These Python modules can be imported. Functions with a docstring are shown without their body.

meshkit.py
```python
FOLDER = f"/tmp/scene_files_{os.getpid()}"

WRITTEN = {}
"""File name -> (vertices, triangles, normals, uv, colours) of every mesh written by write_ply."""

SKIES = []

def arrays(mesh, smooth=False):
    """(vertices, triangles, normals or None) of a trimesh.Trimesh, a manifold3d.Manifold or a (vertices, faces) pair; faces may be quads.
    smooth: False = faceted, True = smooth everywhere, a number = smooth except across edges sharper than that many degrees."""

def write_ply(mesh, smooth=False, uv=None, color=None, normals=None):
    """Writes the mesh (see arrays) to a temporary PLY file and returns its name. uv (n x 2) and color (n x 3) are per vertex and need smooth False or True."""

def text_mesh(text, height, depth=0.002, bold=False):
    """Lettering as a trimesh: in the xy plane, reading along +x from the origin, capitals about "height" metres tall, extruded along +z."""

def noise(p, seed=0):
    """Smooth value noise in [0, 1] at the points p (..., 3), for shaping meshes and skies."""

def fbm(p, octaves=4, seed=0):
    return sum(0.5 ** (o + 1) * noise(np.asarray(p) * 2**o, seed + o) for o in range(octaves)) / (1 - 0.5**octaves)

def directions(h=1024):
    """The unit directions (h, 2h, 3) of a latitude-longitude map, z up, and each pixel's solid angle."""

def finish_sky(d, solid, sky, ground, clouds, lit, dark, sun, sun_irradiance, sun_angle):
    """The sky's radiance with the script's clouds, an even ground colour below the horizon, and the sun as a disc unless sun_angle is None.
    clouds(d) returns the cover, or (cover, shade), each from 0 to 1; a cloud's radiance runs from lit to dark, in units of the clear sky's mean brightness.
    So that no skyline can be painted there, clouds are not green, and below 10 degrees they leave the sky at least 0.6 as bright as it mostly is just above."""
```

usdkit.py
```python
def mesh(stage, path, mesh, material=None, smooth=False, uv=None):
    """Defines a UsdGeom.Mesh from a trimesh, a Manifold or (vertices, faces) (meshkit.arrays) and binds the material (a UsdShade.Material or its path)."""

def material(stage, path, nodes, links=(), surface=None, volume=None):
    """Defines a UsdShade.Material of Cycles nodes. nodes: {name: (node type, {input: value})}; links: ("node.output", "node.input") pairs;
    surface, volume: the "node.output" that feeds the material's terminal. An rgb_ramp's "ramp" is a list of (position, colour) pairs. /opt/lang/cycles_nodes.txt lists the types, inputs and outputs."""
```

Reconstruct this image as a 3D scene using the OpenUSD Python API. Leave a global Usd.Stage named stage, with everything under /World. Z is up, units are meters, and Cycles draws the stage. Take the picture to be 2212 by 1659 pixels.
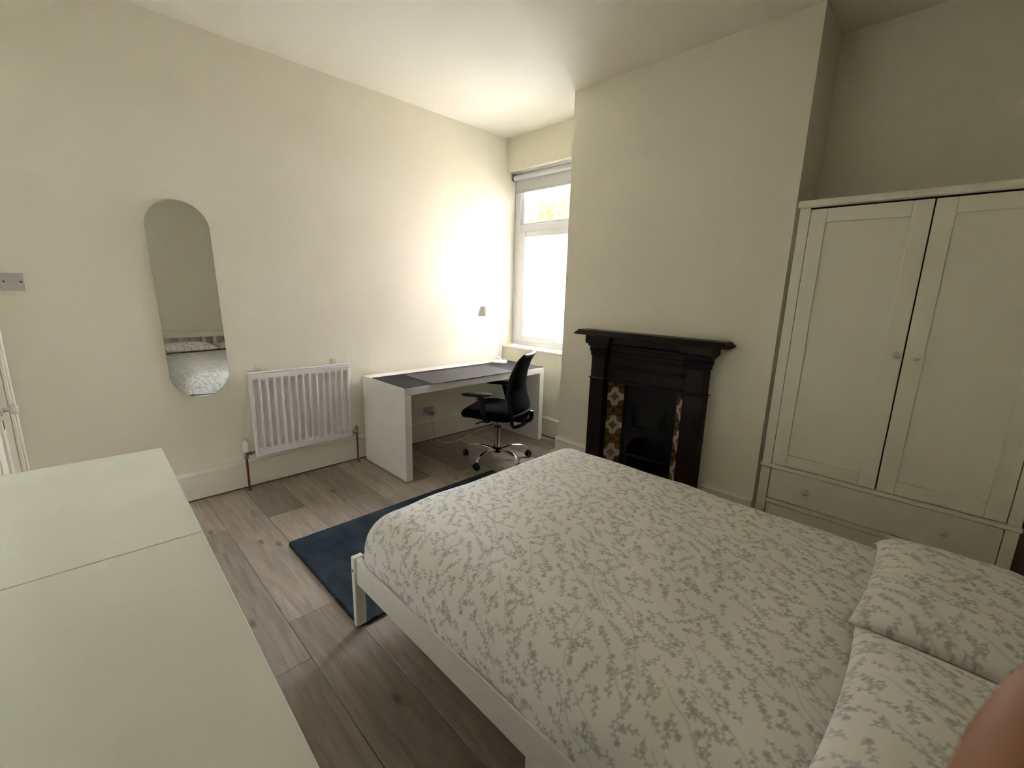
import math, random
import numpy as np
import trimesh
import manifold3d as m3
from shapely.geometry import Polygon, box as sbox
from pxr import Usd, UsdGeom, UsdLux, UsdShade, Sdf, Gf, Vt
import usdkit, meshkit

random.seed(7)
RNG = np.random.default_rng(7)
stage = Usd.Stage.CreateInMemory()
UsdGeom.SetStageUpAxis(stage, 'Z')
UsdGeom.SetStageMetersPerUnit(stage, 1.0)
world = UsdGeom.Xform.Define(stage, '/World')
stage.SetDefaultPrim(world.GetPrim())

# ------------------------------------------------------------------ camera
cam = UsdGeom.Camera.Define(stage, '/World/camera')
R_ = np.array([0.70592299, 0.70780731, 0.02610645])      # image right
D_ = np.array([0.1647977, -0.12828875, -0.97794873])     # image down
F_ = np.array([-0.6888501, 0.69465877, -0.20720699])     # view direction
C_ = np.array([3.45304, -3.32688, 1.45241])
cam.AddTransformOp().Set(Gf.Matrix4d(*R_, 0, *(-D_), 0, *(-F_), 0, *C_, 1))
cam.CreateHorizontalApertureAttr(36.0)
cam.CreateFocalLengthAttr(36.0 * 953.6 / 2212)
cam.CreateFStopAttr(22.0)
cam.CreateFocusDistanceAttr(3.2)
cam.CreateClippingRangeAttr((0.004, 1000.0))
cam.CreateExposureAttr(2.22)

# ------------------------------------------------------------------ sky (the only light: daylight through the window)
sky = UsdLux.DomeLight.Define(stage, '/World/sky')
sky.CreateIntensityAttr(1.0)
SKYM = usdkit.material(stage, '/World/Looks/sky_look', {
    'tc': ('texture_coordinate', {}), 'sep': ('separate_xyz', {}),
    'ramp': ('rgb_ramp', {'ramp': [(0.0, (1.02, 1.065, 1.19)), (0.12, (1.02, 1.065, 1.21)), (1.0, (0.95, 1.03, 1.27))]}),
    'n': ('noise_texture', {'scale': 2.2, 'detail': 4.0}),
    'cr': ('rgb_ramp', {'ramp': [(0.35, (0.92, 0.95, 1.0)), (0.65, (1.08, 1.06, 1.03))]}),
    'mul': ('mix', {'mix_type': 'multiply', 'fac': 1.0}),
    'bg': ('background_shader', {'strength': 7.0}),
}, [('tc.generated', 'sep.vector'), ('sep.z', 'ramp.fac'), ('tc.generated', 'n.vector'), ('n.fac', 'cr.fac'),
    ('ramp.color', 'mul.color1'), ('cr.color', 'mul.color2'), ('mul.color', 'bg.color')], surface='bg.background')
UsdShade.MaterialBindingAPI.Apply(sky.GetPrim()).Bind(SKYM)

# ------------------------------------------------------------------ naming helpers
used = {}
def uniq(parent, name):
    k = (parent, name)
    n = used.get(k, 0)
    used[k] = n + 1
    return f'{parent}/{name}' if n == 0 else f'{parent}/{name}_{n:03d}'
def tag(p, label=None, cat=None, group=None, kind=None):
    for k, v in (('label', label), ('category', cat), ('group', group), ('kind', kind)):
        if v: p.SetCustomDataByKey(k, v)
    return p
def thing(name, label=None, cat=None, loc=(0, 0, 0), rotz=0, group=None, kind=None):
    x = UsdGeom.Xform.Define(stage, uniq('/World', name))
    x.AddTranslateOp().Set(Gf.Vec3d(*map(float, loc)))
    if rotz: x.AddRotateZOp().Set(float(rotz))
    return tag(x.GetPrim(), label, cat, group, kind)
def obj(name, mesh, mat, parent=None, smooth=False, label=None, kind=None, print_=None):
    path = uniq('/World' if parent is None else str(parent.GetPath()), name)
    m = usdkit.mesh(stage, path, mesh, M[mat], smooth=smooth)
    if label: m.GetPrim().SetCustomDataByKey('label', label)
    if kind: m.GetPrim().SetCustomDataByKey('kind', kind)
    if print_ is not None:
        UsdGeom.PrimvarsAPI(m).CreatePrimvar('fabric_print', Sdf.ValueTypeNames.FloatArray, 'vertex').Set(Vt.FloatArray.FromNumpy(print_.astype(np.float32)))
    return m.GetPrim()

# ------------------------------------------------------------------ mesh helpers
def cat(*ms):
    ms = [a for b in ms for a in (b if isinstance(b, (list, tuple)) else [b])]
    return trimesh.util.concatenate(ms)
def cb(x0, x1, y0, y1, z0, z1, c=0.002):
    """box with chamfered edges"""
    c = min(c, (x1-x0)*.45, (y1-y0)*.45, (z1-z0)*.45)
    if c <= 1e-6:
        b = trimesh.creation.box([x1-x0, y1-y0, z1-z0]); b.apply_translation([(x0+x1)/2, (y0+y1)/2, (z0+z1)/2]); return b
    P = []
    for X, sx in ((x0, 1), (x1, -1)):
        for Y, sy in ((y0, 1), (y1, -1)):
            for Z, sz in ((z0, 1), (z1, -1)):
                P += [(X, Y+sy*c, Z+sz*c), (X+sx*c, Y, Z+sz*c), (X+sx*c, Y+sy*c, Z)]
    return trimesh.convex.convex_hull(np.array(P))
def rb(x0, x1, y0, y1, z0, z1, r=0.01, sub=2):
    """box with round edges"""
    s = trimesh.creation.icosphere(sub, r).vertices
    P = [s + np.array([X, Y, Z]) for X in (x0+r, x1-r) for Y in (y0+r, y1-r) for Z in (z0+r, z1-r)]
    return trimesh.convex.convex_hull(np.vstack(P))
def frame_axes(t):
    t = t / np.linalg.norm(t)
    a = np.array([0, 0, 1.0]) if abs(t[2]) < .9 else np.array([1.0, 0, 0])
    u = np.cross(a, t); u /= np.linalg.norm(u)
    return u, np.cross(t, u)
def tube(pts, r, n=10, closed=False, sy=1.0):
    """sweep of a round (or flattened by sy) section along pts; r a number or one per point"""
    P = np.asarray(pts, float); k = len(P)
    r = np.broadcast_to(np.asarray(r, float), (k,))
    T = np.roll(P, -1, 0) - np.roll(P, 1, 0) if closed else np.gradient(P, axis=0)
    T /= np.linalg.norm(T, axis=1)[:, None]
    u, v = frame_axes(T[0]); V = []
    a = np.arange(n) * 2 * np.pi / n
    for i in range(k):
        u = u - T[i] * (u @ T[i]); u /= np.linalg.norm(u); v = np.cross(T[i], u)
        V.append(P[i] + r[i] * (np.cos(a)[:, None] * u + sy * np.sin(a)[:, None] * v))
    V = np.vstack(V); Fc = []
    for i in range(k if closed else k-1):
        j = (i+1) % k
        for q in range(n):
            b = (q+1) % n
            Fc += [(i*n+q, i*n+b, j*n+b), (i*n+q, j*n+b, j*n+q)]
    if not closed:
        V = np.vstack([V, P[0], P[-1]])
        for q in range(n):
            b = (q+1) % n
            Fc += [(len(V)-2, b, q), (len(V)-1, (k-1)*n+q, (k-1)*n+b)]
    return trimesh.Trimesh(V, np.array(Fc), process=False)
def smoothpath(pts, n=24):
    P = np.asarray(pts, float)
    P = np.vstack([2*P[0]-P[1], P, 2*P[-1]-P[-2]]); out = []
    for i in range(1, len(P)-2):
        for t in np.linspace(0, 1, n, endpoint=False):
            a, b, c, d = P[i-1:i+3]
            out.append(.5*((2*b)+(-a+c)*t+(2*a-5*b+4*c-d)*t*t+(-a+3*b-3*c+d)*t**3))
    return np.vstack([out, P[-2]])
def lathe(prof, n=32, center=(0, 0, 0), axis='z'):
    """profile of (radius, height), revolved about an axis"""
    prof = np.asarray(prof, float); k = len(prof)
    a = np.arange(n) * 2 * np.pi / n
    V = np.vstack([np.c_[r*np.cos(a), r*np.sin(a), np.full(n, h)] for r, h in prof]); Fc = []
    for i in range(k-1):
        for q in range(n):
            b = (q+1) % n
            Fc += [(i*n+q, i*n+b, (i+1)*n+b), (i*n+q, (i+1)*n+b, (i+1)*n+q)]
    V = np.vstack([V, [0, 0, prof[0][1]], [0, 0, prof[-1][1]]])
    if prof[0][0] > 1e-6:
        Fc += [(len(V)-2, (q+1) % n, q) for q in range(n)]
    if prof[-1][0] > 1e-6:
        Fc += [(len(V)-1, (k-1)*n+q, (k-1)*n+(q+1) % n) for q in range(n)]
    if axis == 'x': V = V[:, [2, 0, 1]]
    if axis == 'y': V = V[:, [1, 2, 0]]
    return trimesh.Trimesh(V + np.array(center, float), np.array(Fc), process=False)
def ext(poly, d0, d1, axis='y'):
    """extrudes a shapely polygon (x,z for axis y; y,z for axis x; x,y for axis z) from d0 to d1"""
    m = trimesh.creation.extrude_polygon(poly, d1-d0, engine='earcut')
    V = m.vertices.copy(); V[:, 2] += d0
    if axis == 'y': V = V[:, [0, 2, 1]]; m = trimesh.Trimesh(V, m.faces[:, ::-1], process=False)
    elif axis == 'x': V = V[:, [2, 0, 1]]; m = trimesh.Trimesh(V, m.faces, process=False)
    else: m = trimesh.Trimesh(V, m.faces, process=False)
    return m
def grid(fn, nu, nv, flip=False):
    """surface fn(u,v) -> (...,3) over the unit square"""
    u, v = np.meshgrid(np.linspace(0, 1, nu), np.linspace(0, 1, nv), indexing='ij')
    V = fn(u, v).reshape(-1, 3)
    i, j = np.meshgrid(np.arange(nu-1), np.arange(nv-1), indexing='ij')
    a = (i*nv+j).ravel(); b = a+nv; c = b+1; d = a+1
    Fc = np.vstack([np.c_[a, b, c], np.c_[a, c, d]])
    return trimesh.Trimesh(V, Fc[:, ::-1] if flip else Fc, process=False)
def rot(m, ang, axis, point=(0, 0, 0)):
    m = m.copy(); m.apply_transform(trimesh.transformations.rotation_matrix(ang, axis, point)); return m
def mv(m, d):
    m = m.copy(); m.apply_translation(d); return m

# ------------------------------------------------------------------ materials
M = {}
def mat(name, nodes, links=(), surface='p.BSDF'):
    M[name] = usdkit.material(stage, f'/World/Looks/{name}', nodes, links, surface=surface)
def plain(name, col, rough=.5, metal=0., spec=.5, bump=0., bscale=60., var=0.0, vscale=5., coat=0.):
    n = {'p': ('principled_bsdf', {'base_color': col, 'roughness': rough, 'metallic': metal, 'specular_ior_level': spec, 'coat_weight': coat})}
    l = []
    if bump or var: n['g'] = ('geometry', {})
    if bump:
        n['bn'] = ('noise_texture', {'scale': bscale, 'detail': 3.0}); n['b'] = ('bump', {'strength': bump, 'distance': .002})
        l += [('g.position', 'bn.vector'), ('bn.fac', 'b.height'), ('b.normal', 'p.normal')]
    if var:
        n['vn'] = ('noise_texture', {'scale': vscale, 'detail': 3.0})
        n['vr'] = ('rgb_ramp', {'ramp': [(.3, tuple(c*(1-var) for c in col)), (.7, tuple(min(1, c*(1+var)) for c in col))]})
        l += [('g.position', 'vn.vector'), ('vn.fac', 'vr.fac'), ('vr.color', 'p.base_color')]
    mat(name, n, l)
plain('wall_paint', (.925, .89, .715), .55, spec=.35, bump=.25, bscale=9., var=.012, vscale=2.5)
plain('ceiling_paint', (.925, .892, .73), .8, spec=.2, bump=.15, bscale=7.)
plain('gloss_cream', (.89, .845, .70), .35, bump=.06, bscale=25.)
plain('timber_and_gap_shade', (.13, .095, .06), .8)  # raw wood brown, also the painted shade of the skirting gap
plain('upvc', (.84, .85, .86), .25)
plain('white_foil', (.87, .85, .775), .38)
plain('wardrobe_paint', (.915, .89, .72), .42, bump=.05, bscale=40.)
plain('bed_paint', (.89, .855, .75), .4, bump=.08, bscale=60., var=.02, vscale=30.)
plain('radiator_enamel', (.85, .835, .80), .28, coat=.3)
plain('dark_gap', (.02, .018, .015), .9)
plain('black_plastic', (.006, .006, .006), .5, spec=.3)
plain('black_fabric', (.004, .004, .0042), .95, spec=.05, bump=.5, bscale=600.)
plain('grey_plastic', (.010, .010, .011), .42, spec=.3)
plain('chrome', (.72, .72, .73), .08, metal=1.)
plain('nickel', (.42, .41, .39), .3, metal=1.)
plain('old_brass', (.25, .18, .09), .4, metal=1.)
plain('copper', (.24, .055, .028), .4, metal=.6)
plain('lamp_white', (.86, .845, .80), .4)
plain('white_plastic', (.80, .78, .74), .35)
plain('cream_plastic', (.70, .66, .55), .35)
plain('grey_plate', (.60, .57, .53), .4)
plain('screw', (.05, .045, .04), .5)
plain('desk_black', (.016, .015, .015), .75, spec=.2, bump=.15, bscale=300., var=.1, vscale=6.)
mat('desk_mat', {'p': ('principled_bsdf', {'base_color': (.040, .040, .041), 'roughness': .5, 'specular_ior_level': .25})})
mat('mirror_glass', {'p': ('principled_bsdf', {'base_color': (.84, .86, .86), 'metallic': 1., 'roughness': .012})})
plain('mirror_edge', (.45, .50, .46), .2)
mat('glass_top', {'g': ('geometry', {}), 'n': ('noise_texture', {'scale': 4., 'detail': 2.}), 'r': ('rgb_ramp', {'ramp': [(.3, (.13,)*3), (.7, (.22,)*3)]}),
    'p': ('principled_bsdf', {'base_color': (.77, .765, .625), 'roughness': .16, 'specular_ior_level': .6})},
    [('g.position', 'n.vector'), ('n.fac', 'r.fac'), ('r.color', 'p.roughness')])
plain('glass_edge', (.78, .83, .72), .15)
plain('rug_pile', (.034, .046, .060), 1.0, spec=.1, bump=1.0, bscale=420., var=.28, vscale=9.)
plain('rug_back', (.02, .02, .022), 1.0)
plain('mattress_cloth', (.7, .69, .65), .9)
plain('skin', (.37, .165, .075), .55)
plain('nail', (.55, .36, .28), .3)
plain('blind_fabric', (.66, .67, .66), .85, bump=.1, bscale=400.)
plain('blind_bracket', (.16, .07, .05), .5)
plain('cast_iron', (.007, .0065, .006), .6, spec=.2, bump=.4, bscale=150., var=.2, vscale=30.)
plain('rusty_iron', (.022, .012, .008), .6, spec=.2, bump=.4, bscale=150., var=.3, vscale=40.)
mat('dark_wood', {'g': ('geometry', {}), 'm': ('mapping', {'scale': (18., 18., 2.)}), 'n': ('noise_texture', {'scale': 3., 'detail': 6., 'distortion': 1.2}),
    'r': ('rgb_ramp', {'ramp': [(.3, (.006, .0033, .002)), (.7, (.018, .0085, .0042))]}), 'p': ('principled_bsdf', {'roughness': .42, 'specular_ior_level': .16})},
    [('g.position', 'm.vector'), ('m.vector', 'n.vector'), ('n.fac', 'r.fac'), ('r.color', 'p.base_color')])
# printed bedding: the vine print comes in as a vertex attribute
def bedding(name, base, ink):
    mat(name, {'a': ('attribute', {'attribute': 'fabric_print'}), 'mx': ('mix', {'color1': base, 'color2': ink}),
        'g': ('geometry', {}), 'bn': ('noise_texture', {'scale': 700., 'detail': 2.}), 'b': ('bump', {'strength': .15, 'distance': .001}),
        'p': ('principled_bsdf', {'roughness': .9, 'specular_ior_level': .2, 'sheen_weight': .1})},
        [('a.fac', 'mx.fac'), ('mx.color', 'p.base_color'), ('g.position', 'bn.vector'), ('bn.fac', 'b.height'), ('b.normal', 'p.normal')])
bedding('vine_cotton', (.93, .91, .83), (.41, .40, .375))
# floor boards: variants of one laminate
for k in range(7):
    t = (.80, .92, 1.0, 1.1, 1.2, .88, 1.04)[k]
    lo, hi = (.235*t, .192*t, .148*t), (.44*t, .37*t, .295*t)
    mat(f'laminate_{"abcdefg"[k]}', {
        'g': ('geometry', {}), 'm': ('mapping', {'scale': (1.3, 13., 1.), 'location': (k*3.7, k*5.3, 0.)}),
        'n': ('noise_texture', {'scale': 2.2, 'detail': 7., 'roughness': .62, 'distortion': .9}),
        'r': ('rgb_ramp', {'ramp': [(.28, lo), (.5, tuple((a+b)/2 for a, b in zip(lo, hi))), (.74, hi)]}),
        'm2': ('mapping', {'scale': (1.3, 3.3, 1.), 'location': (k*1.3, k*2.9, 0.)}),
        'v': ('voronoi_texture', {'dimensions': '2D', 'scale': 1., 'randomness': 1.}),
        'kr': ('rgb_ramp', {'ramp': [(0., (.40, .37, .35)), (.022, (.55, .52, .5)), (.06, (1., 1., 1.))]}),
        'mul': ('mix', {'mix_type': 'multiply', 'fac': 1.}),
        'b': ('bump', {'strength': .12, 'distance': .001}),
        'p': ('principled_bsdf', {'roughness': .46, 'specular_ior_level': .4})},
        [('g.position', 'm.vector'), ('m.vector', 'n.vector'), ('n.fac', 'r.fac'), ('g.position', 'm2.vector'), ('m2.vector', 'v.vector'),
         ('v.distance', 'kr.fac'), ('r.color', 'mul.color1'), ('kr.color', 'mul.color2'), ('mul.color', 'p.base_color'),
         ('n.fac', 'b.height'), ('b.normal', 'p.normal')])
# fireplace tiles: printed flower, from each tile's own st coordinates
def tilemat(name, ground, ink1, ink2, ink3, petals, size):
    mat(name, {'uv': ('uvmap', {'attribute': 'st'}), 'sub': ('vector_math', {'math_type': 'subtract', 'vector2': (.5, .5, 0.)}),
        'len': ('vector_math', {'math_type': 'length'}), 'sep': ('separate_xyz', {}), 'at': ('math', {'math_type': 'arctan2'}),
        'mu': ('math', {'math_type': 'multiply', 'value2': petals}), 'co': ('math', {'math_type': 'cosine'}),
        'sc': ('math', {'math_type': 'multiply_add', 'value2': .07, 'value3': size}), 'dv': ('math', {'math_type': 'divide'}),
        'nz': ('noise_texture', {'scale': 14., 'detail': 3.}), 'ad': ('math', {'math_type': 'multiply_add', 'value2': .3}),
        'r': ('rgb_ramp', {'ramp': [(0., ink1), (.12, ink1), (.18, ink2), (.36, ink2), (.42, ground), (.82, ground), (.87, ink3), (1., ink3)]}),
        'ms': ('math', {'math_type': 'multiply', 'value2': .45}),
        'p': ('principled_bsdf', {'roughness': .18, 'specular_ior_level': .5})},
        [('uv.UV', 'sub.vector1'), ('sub.vector', 'len.vector1'), ('sub.vector', 'sep.vector'), ('sep.y', 'at.value1'), ('sep.x', 'at.value2'),
         ('at.value', 'mu.value1'), ('mu.value', 'co.value1'), ('co.value', 'sc.value1'), ('len.value', 'dv.value1'), ('sc.value', 'dv.value2'),
         ('sub.vector', 'nz.vector'), ('nz.fac', 'ad.value1'), ('dv.value', 'ad.value3'), ('ad.value', 'ms.value1'), ('ms.value', 'r.fac'), ('r.color', 'p.base_color')])
tilemat('tile_flower', (.46, .41, .32), (.26, .13, .06), (.21, .115, .06), (.15, .095, .025), 4., .27)
tilemat('tile_ochre', (.15, .095, .024), (.06, .025, .008), (.055, .026, .008), (.09, .052, .014), 4., .19)
# window panes
mat('clear_pane', {'f': ('fresnel', {'IOR': 1.35}), 't': ('transparent_bsdf', {'color': (.97, .98, .97)}), 'g': ('glossy_bsdf', {'roughness': .02}), 'm': ('mix_closure', {})},
    [('f.fac', 'm.fac'), ('t.BSDF', 'm.closure1'), ('g.BSDF', 'm.closure2')], surface='m.closure')
mat('frosted_pane', {'t': ('principled_bsdf', {'base_color': (.97, .975, .97), 'ior': 1.45, 'roughness': 0.55, 'transmission_weight': 1.}), 'd': ('translucent_bsdf', {'color': (.95, .95, .95)}), 'm': ('mix_closure', {'fac': .03})},
    [('t.BSDF', 'm.closure1'), ('d.BSDF', 'm.closure2')], surface='m.closure')
# outdoors
mat('street_brick', {'g': ('geometry', {}), 'm': ('mapping', {'rotation': (math.pi/2, 0, 0)}),
    'b': ('brick_texture', {'color1': (.36, .17, .11), 'color2': (.28, .12, .08), 'mortar': (.5, .46, .4), 'scale': 1., 'mortar_size': .012, 'brick_width': .23, 'row_height': .075}),
    'p': ('principled_bsdf', {'roughness': .9})}, [('g.position', 'm.vector'), ('m.vector', 'b.vector'), ('b.color', 'p.base_color')])
plain('white_paint_outside', (.8, .8, .78), .5)
plain('dark_window', (.05, .06, .07), .1)
plain('paving', (.42, .40, .37), .9, var=.1, vscale=1.5)
plain('bark', (.16, .12, .08), .95, bump=1., bscale=30.)
def leafmat(name, col):
    mat(name, {'d': ('diffuse_bsdf', {'color': col}), 't': ('translucent_bsdf', {'color': tuple(min(1, c*1.2) for c in col)}), 'm': ('mix_closure', {'fac': .45})},
        [('d.BSDF', 'm.closure1'), ('t.BSDF', 'm.closure2')], surface='m.closure')
leafmat('leaf_yellow', (.62, .56, .06)); leafmat('leaf_green', (.36, .46, .07)); leafmat('leaf_orange', (.58, .33, .08))

# ================================================================== THE SETTING
XD, YC, H, CY = 3.955, -3.60, 2.925, -.408
CXL, CXR = 1.143, 2.724
S = 'structure'
tag(obj('wall_left', cb(-.2, 0, YC-.2, .3, 0, H, 0), 'wall_paint'), 'cream white plaster wall with the mirror and radiator', kind=S)
back = Polygon([(0, 0), (XD, 0), (XD, H), (0, H)], [[(0.0005, .845), (CXL-.001, .845), (CXL-.001, 2.617), (0.0005, 2.617)]])
tag(obj('wall_back', ext(back, 0, .30), 'wall_paint'), 'far plaster wall with the window opening beside the chimney breast', kind=S)
chim = Polygon([(CXL, 0), (CXR, 0), (CXR, H), (CXL, H)]).difference(sbox(1.60, -.01, 2.28, .80))
tag(obj('wall_chimney', cat(ext(chim, CY, 0), cb(1.55, 2.33, -.012, -.002, 0, .9, 0)), 'wall_paint'), 'cream plaster chimney breast standing out from the far wall', kind=S)
wc = Polygon([(0, 0), (XD, 0), (XD, H), (0, H)]).difference(sbox(.085, -.01, .865, 2.03))
tag(obj('wall_front', ext(wc, YC-.15, YC), 'wall_paint'), 'plaster wall behind the chests of drawers with the door', kind=S)
tag(obj('wall_right', cb(XD, XD+.2, YC-.15, .3, 0, H, 0), 'wall_paint'), 'plaster wall behind the headboard of the bed', kind=S)
tag(obj('ceiling', cb(-.2, XD+.2, YC-.2, .3, H, H+.2, 0), 'ceiling_paint'), 'plain white painted ceiling', kind=S)

# floor: laminate boards, each its own mesh
floor = thing('floor', 'grey brown wood laminate floor of long boards', kind=S)
obj('subfloor', cb(-.05, XD+.05, YC-.05, .05, -.06, -.0125, 0), 'timber_and_gap_shade', floor)
PW, PL = .2275, 1.285
rows = [(-2.81 + k*PW) for k in range(-4, 13)]
for ri, y0 in enumerate(rows):
    ya, yb = max(y0, YC+.004), min(y0+PW, -.004)
    if yb - ya < .02: continue
    off = {3: 1.857-PL*2, 4: .315-PL}.get(ri, -((ri*.47+.21) % 1.0)*PL)
    x = off
    while x < XD:
        xa, xb = max(x, .004), min(x+PL, XD-.004)
        if xb - xa > .02:
            g = .0006
            obj('plank', cb(xa+g, xb-g, ya+g, yb-g, -.012, 0, .0012), f'laminate_{"abcdefg"[random.randrange(7)]}', floor)
        x += PL

# skirting boards with a brown strip painting the shadow gap and raw underside
def skirt_profile(t=.015, h=.211):
    return [(0, .012), (t, .012), (t, h-.034), (t+.004, h-.030), (t+.004, h-.020), (t-.003, h-.014), (t-.006, h-.006), (t-.008, h), (0, h)]
def skirting(name, p0, p1, nrm, label):
    p0, p1, nrm = np.array(p0, float), np.array(p1, float), np.array(nrm, float)
    t = thing(name, label, kind=S)
    prof = skirt_profile()
    V = np.array([[*(p+nrm*(d+.0005)), z] for p in (p0, p1) for d, z in prof]); n = len(prof)
    Fc = [(i, (i+1) % n, n+(i+1) % n) for i in range(n)] + [(i, n+(i+1) % n, n+i) for i in range(n)]
    cap = trimesh.creation.triangulate_polygon(Polygon(prof), engine='earcut')[1]
    Fc += [tuple(f[::-1]) for f in cap] + [tuple(np.array(f)+n) for f in cap]
    m = trimesh.Trimesh(V, Fc, process=False); m.fix_normals()
    obj('board', m, 'gloss_cream', t)
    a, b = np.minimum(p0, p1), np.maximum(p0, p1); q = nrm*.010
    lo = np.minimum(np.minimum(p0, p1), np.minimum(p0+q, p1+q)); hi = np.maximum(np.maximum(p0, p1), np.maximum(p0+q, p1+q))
    obj('shadow_gap_strip', cb(lo[0], hi[0], lo[1], hi[1], .0005, .0125, 0), 'timber_and_gap_shade', t)
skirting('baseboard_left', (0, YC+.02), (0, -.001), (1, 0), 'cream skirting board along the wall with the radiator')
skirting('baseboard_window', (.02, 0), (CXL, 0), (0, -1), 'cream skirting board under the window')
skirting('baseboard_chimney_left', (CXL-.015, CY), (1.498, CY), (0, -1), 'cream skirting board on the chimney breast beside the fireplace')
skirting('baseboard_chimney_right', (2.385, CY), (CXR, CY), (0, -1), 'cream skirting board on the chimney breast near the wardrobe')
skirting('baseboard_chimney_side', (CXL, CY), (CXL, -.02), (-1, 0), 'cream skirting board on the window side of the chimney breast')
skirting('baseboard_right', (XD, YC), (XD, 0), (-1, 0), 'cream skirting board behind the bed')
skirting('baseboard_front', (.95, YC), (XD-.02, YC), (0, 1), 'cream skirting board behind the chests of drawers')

# door in the front wall, close to the left corner
door = thing('door_1', 'cream painted panel door next to the light switch', kind=S)
for pl in ([.004, .085, 0, 2.10], [.865, .946, 0, 2.10], [.004, .946, 2.03, 2.11]):
    obj('architrave', cat(cb(pl[0], pl[1], YC+.0005, YC+.018, pl[2], pl[3], .004), cb(pl[0]+.012, pl[1]-.012, YC+.016, YC+.026, pl[2], pl[3]-.001, .004)), 'gloss_cream', door)
for x0, x1, z0, z1 in ((.086, .098, 0, 2.028), (.852, .864, 0, 2.028), (.099, .851, 2.016, 2.028)):
    obj('door_lining', cb(x0, x1, YC-.12, YC-.001, z0, z1, .001), 'gloss_cream', door)
YL = YC-.022
leaf = sbox(.100, .008, .850, 2.013)
holes = [sbox(.205, .24, .445, .78), sbox(.505, .24, .745, .78), sbox(.205, .98, .445, 1.88), sbox(.505, .98, .745, 1.88)]
for h in holes: leaf = leaf.difference(h)
lf = obj('door_leaf', ext(leaf, YL-.035, YL), 'gloss_cream', door)
for h in holes:
    x0, z0, x1, z1 = h.bounds
    obj('door_panel', cat(cb(x0, x1, YL-.028, YL-.014, z0, z1, 0), cb(x0+.03, x1-.03, YL-.016, YL-.006, z0+.03, z1-.03, .006)), 'gloss_cream', door)
kb = obj('door_knob', lathe([(.026, 0), (.026, .004), (.011, .009), (.009, .028), (.020, .034), (.026, .044), (.026, .054), (.018, .063), (0, .065)], 24, (.148, YL, .797), 'y'), 'cream_plastic', door, smooth=35)
obj('keyhole_plate', cb(.139, .157, YL, YL+.003, .70, .75, .001), 'old_brass', door)

# ================================================================== WINDOW
win = thing('window_1', 'white plastic casement window with clear top pane and frosted lower pane', kind=S)
YF0, YF1 = .130, .190
def bar(x0, x1, z0, z1, y0=YF0, y1=YF1, c=.006): return cb(x0, x1, y0, y1, z0, z1, c)
WX0, WX1, WZ0, WZ1 = .002, CXL-.003, .871, 2.615
obj('jamb', bar(WX0, .085, WZ0, WZ1), 'upvc', win)
obj('jamb', bar(WX1-.083, WX1, WZ0, WZ1), 'upvc', win)
obj('head_rail', bar(.085, WX1-.083, WZ1-.075, WZ1), 'upvc', win)
obj('bottom_rail', bar(.085, WX1-.083, WZ0, .94), 'upvc', win)
obj('transom', bar(.085, WX1-.083, 2.035, 2.118), 'upvc', win)
for x0, x1, z0, z1 in ((.085, .120, 2.118, WZ1-.075), (WX1-.118, WX1-.083, 2.118, WZ1-.075), (.12, WX1-.118, 2.118, 2.135), (.12, WX1-.118, WZ1-.09, WZ1-.075)):
    obj('glazing_bead', cb(x0, x1, YF0+.016, YF1-.006, z0, z1, .005), 'upvc', win)
sx0, sx1, sz0, sz1 = .078, WX1-.076, .925, 2.045
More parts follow.
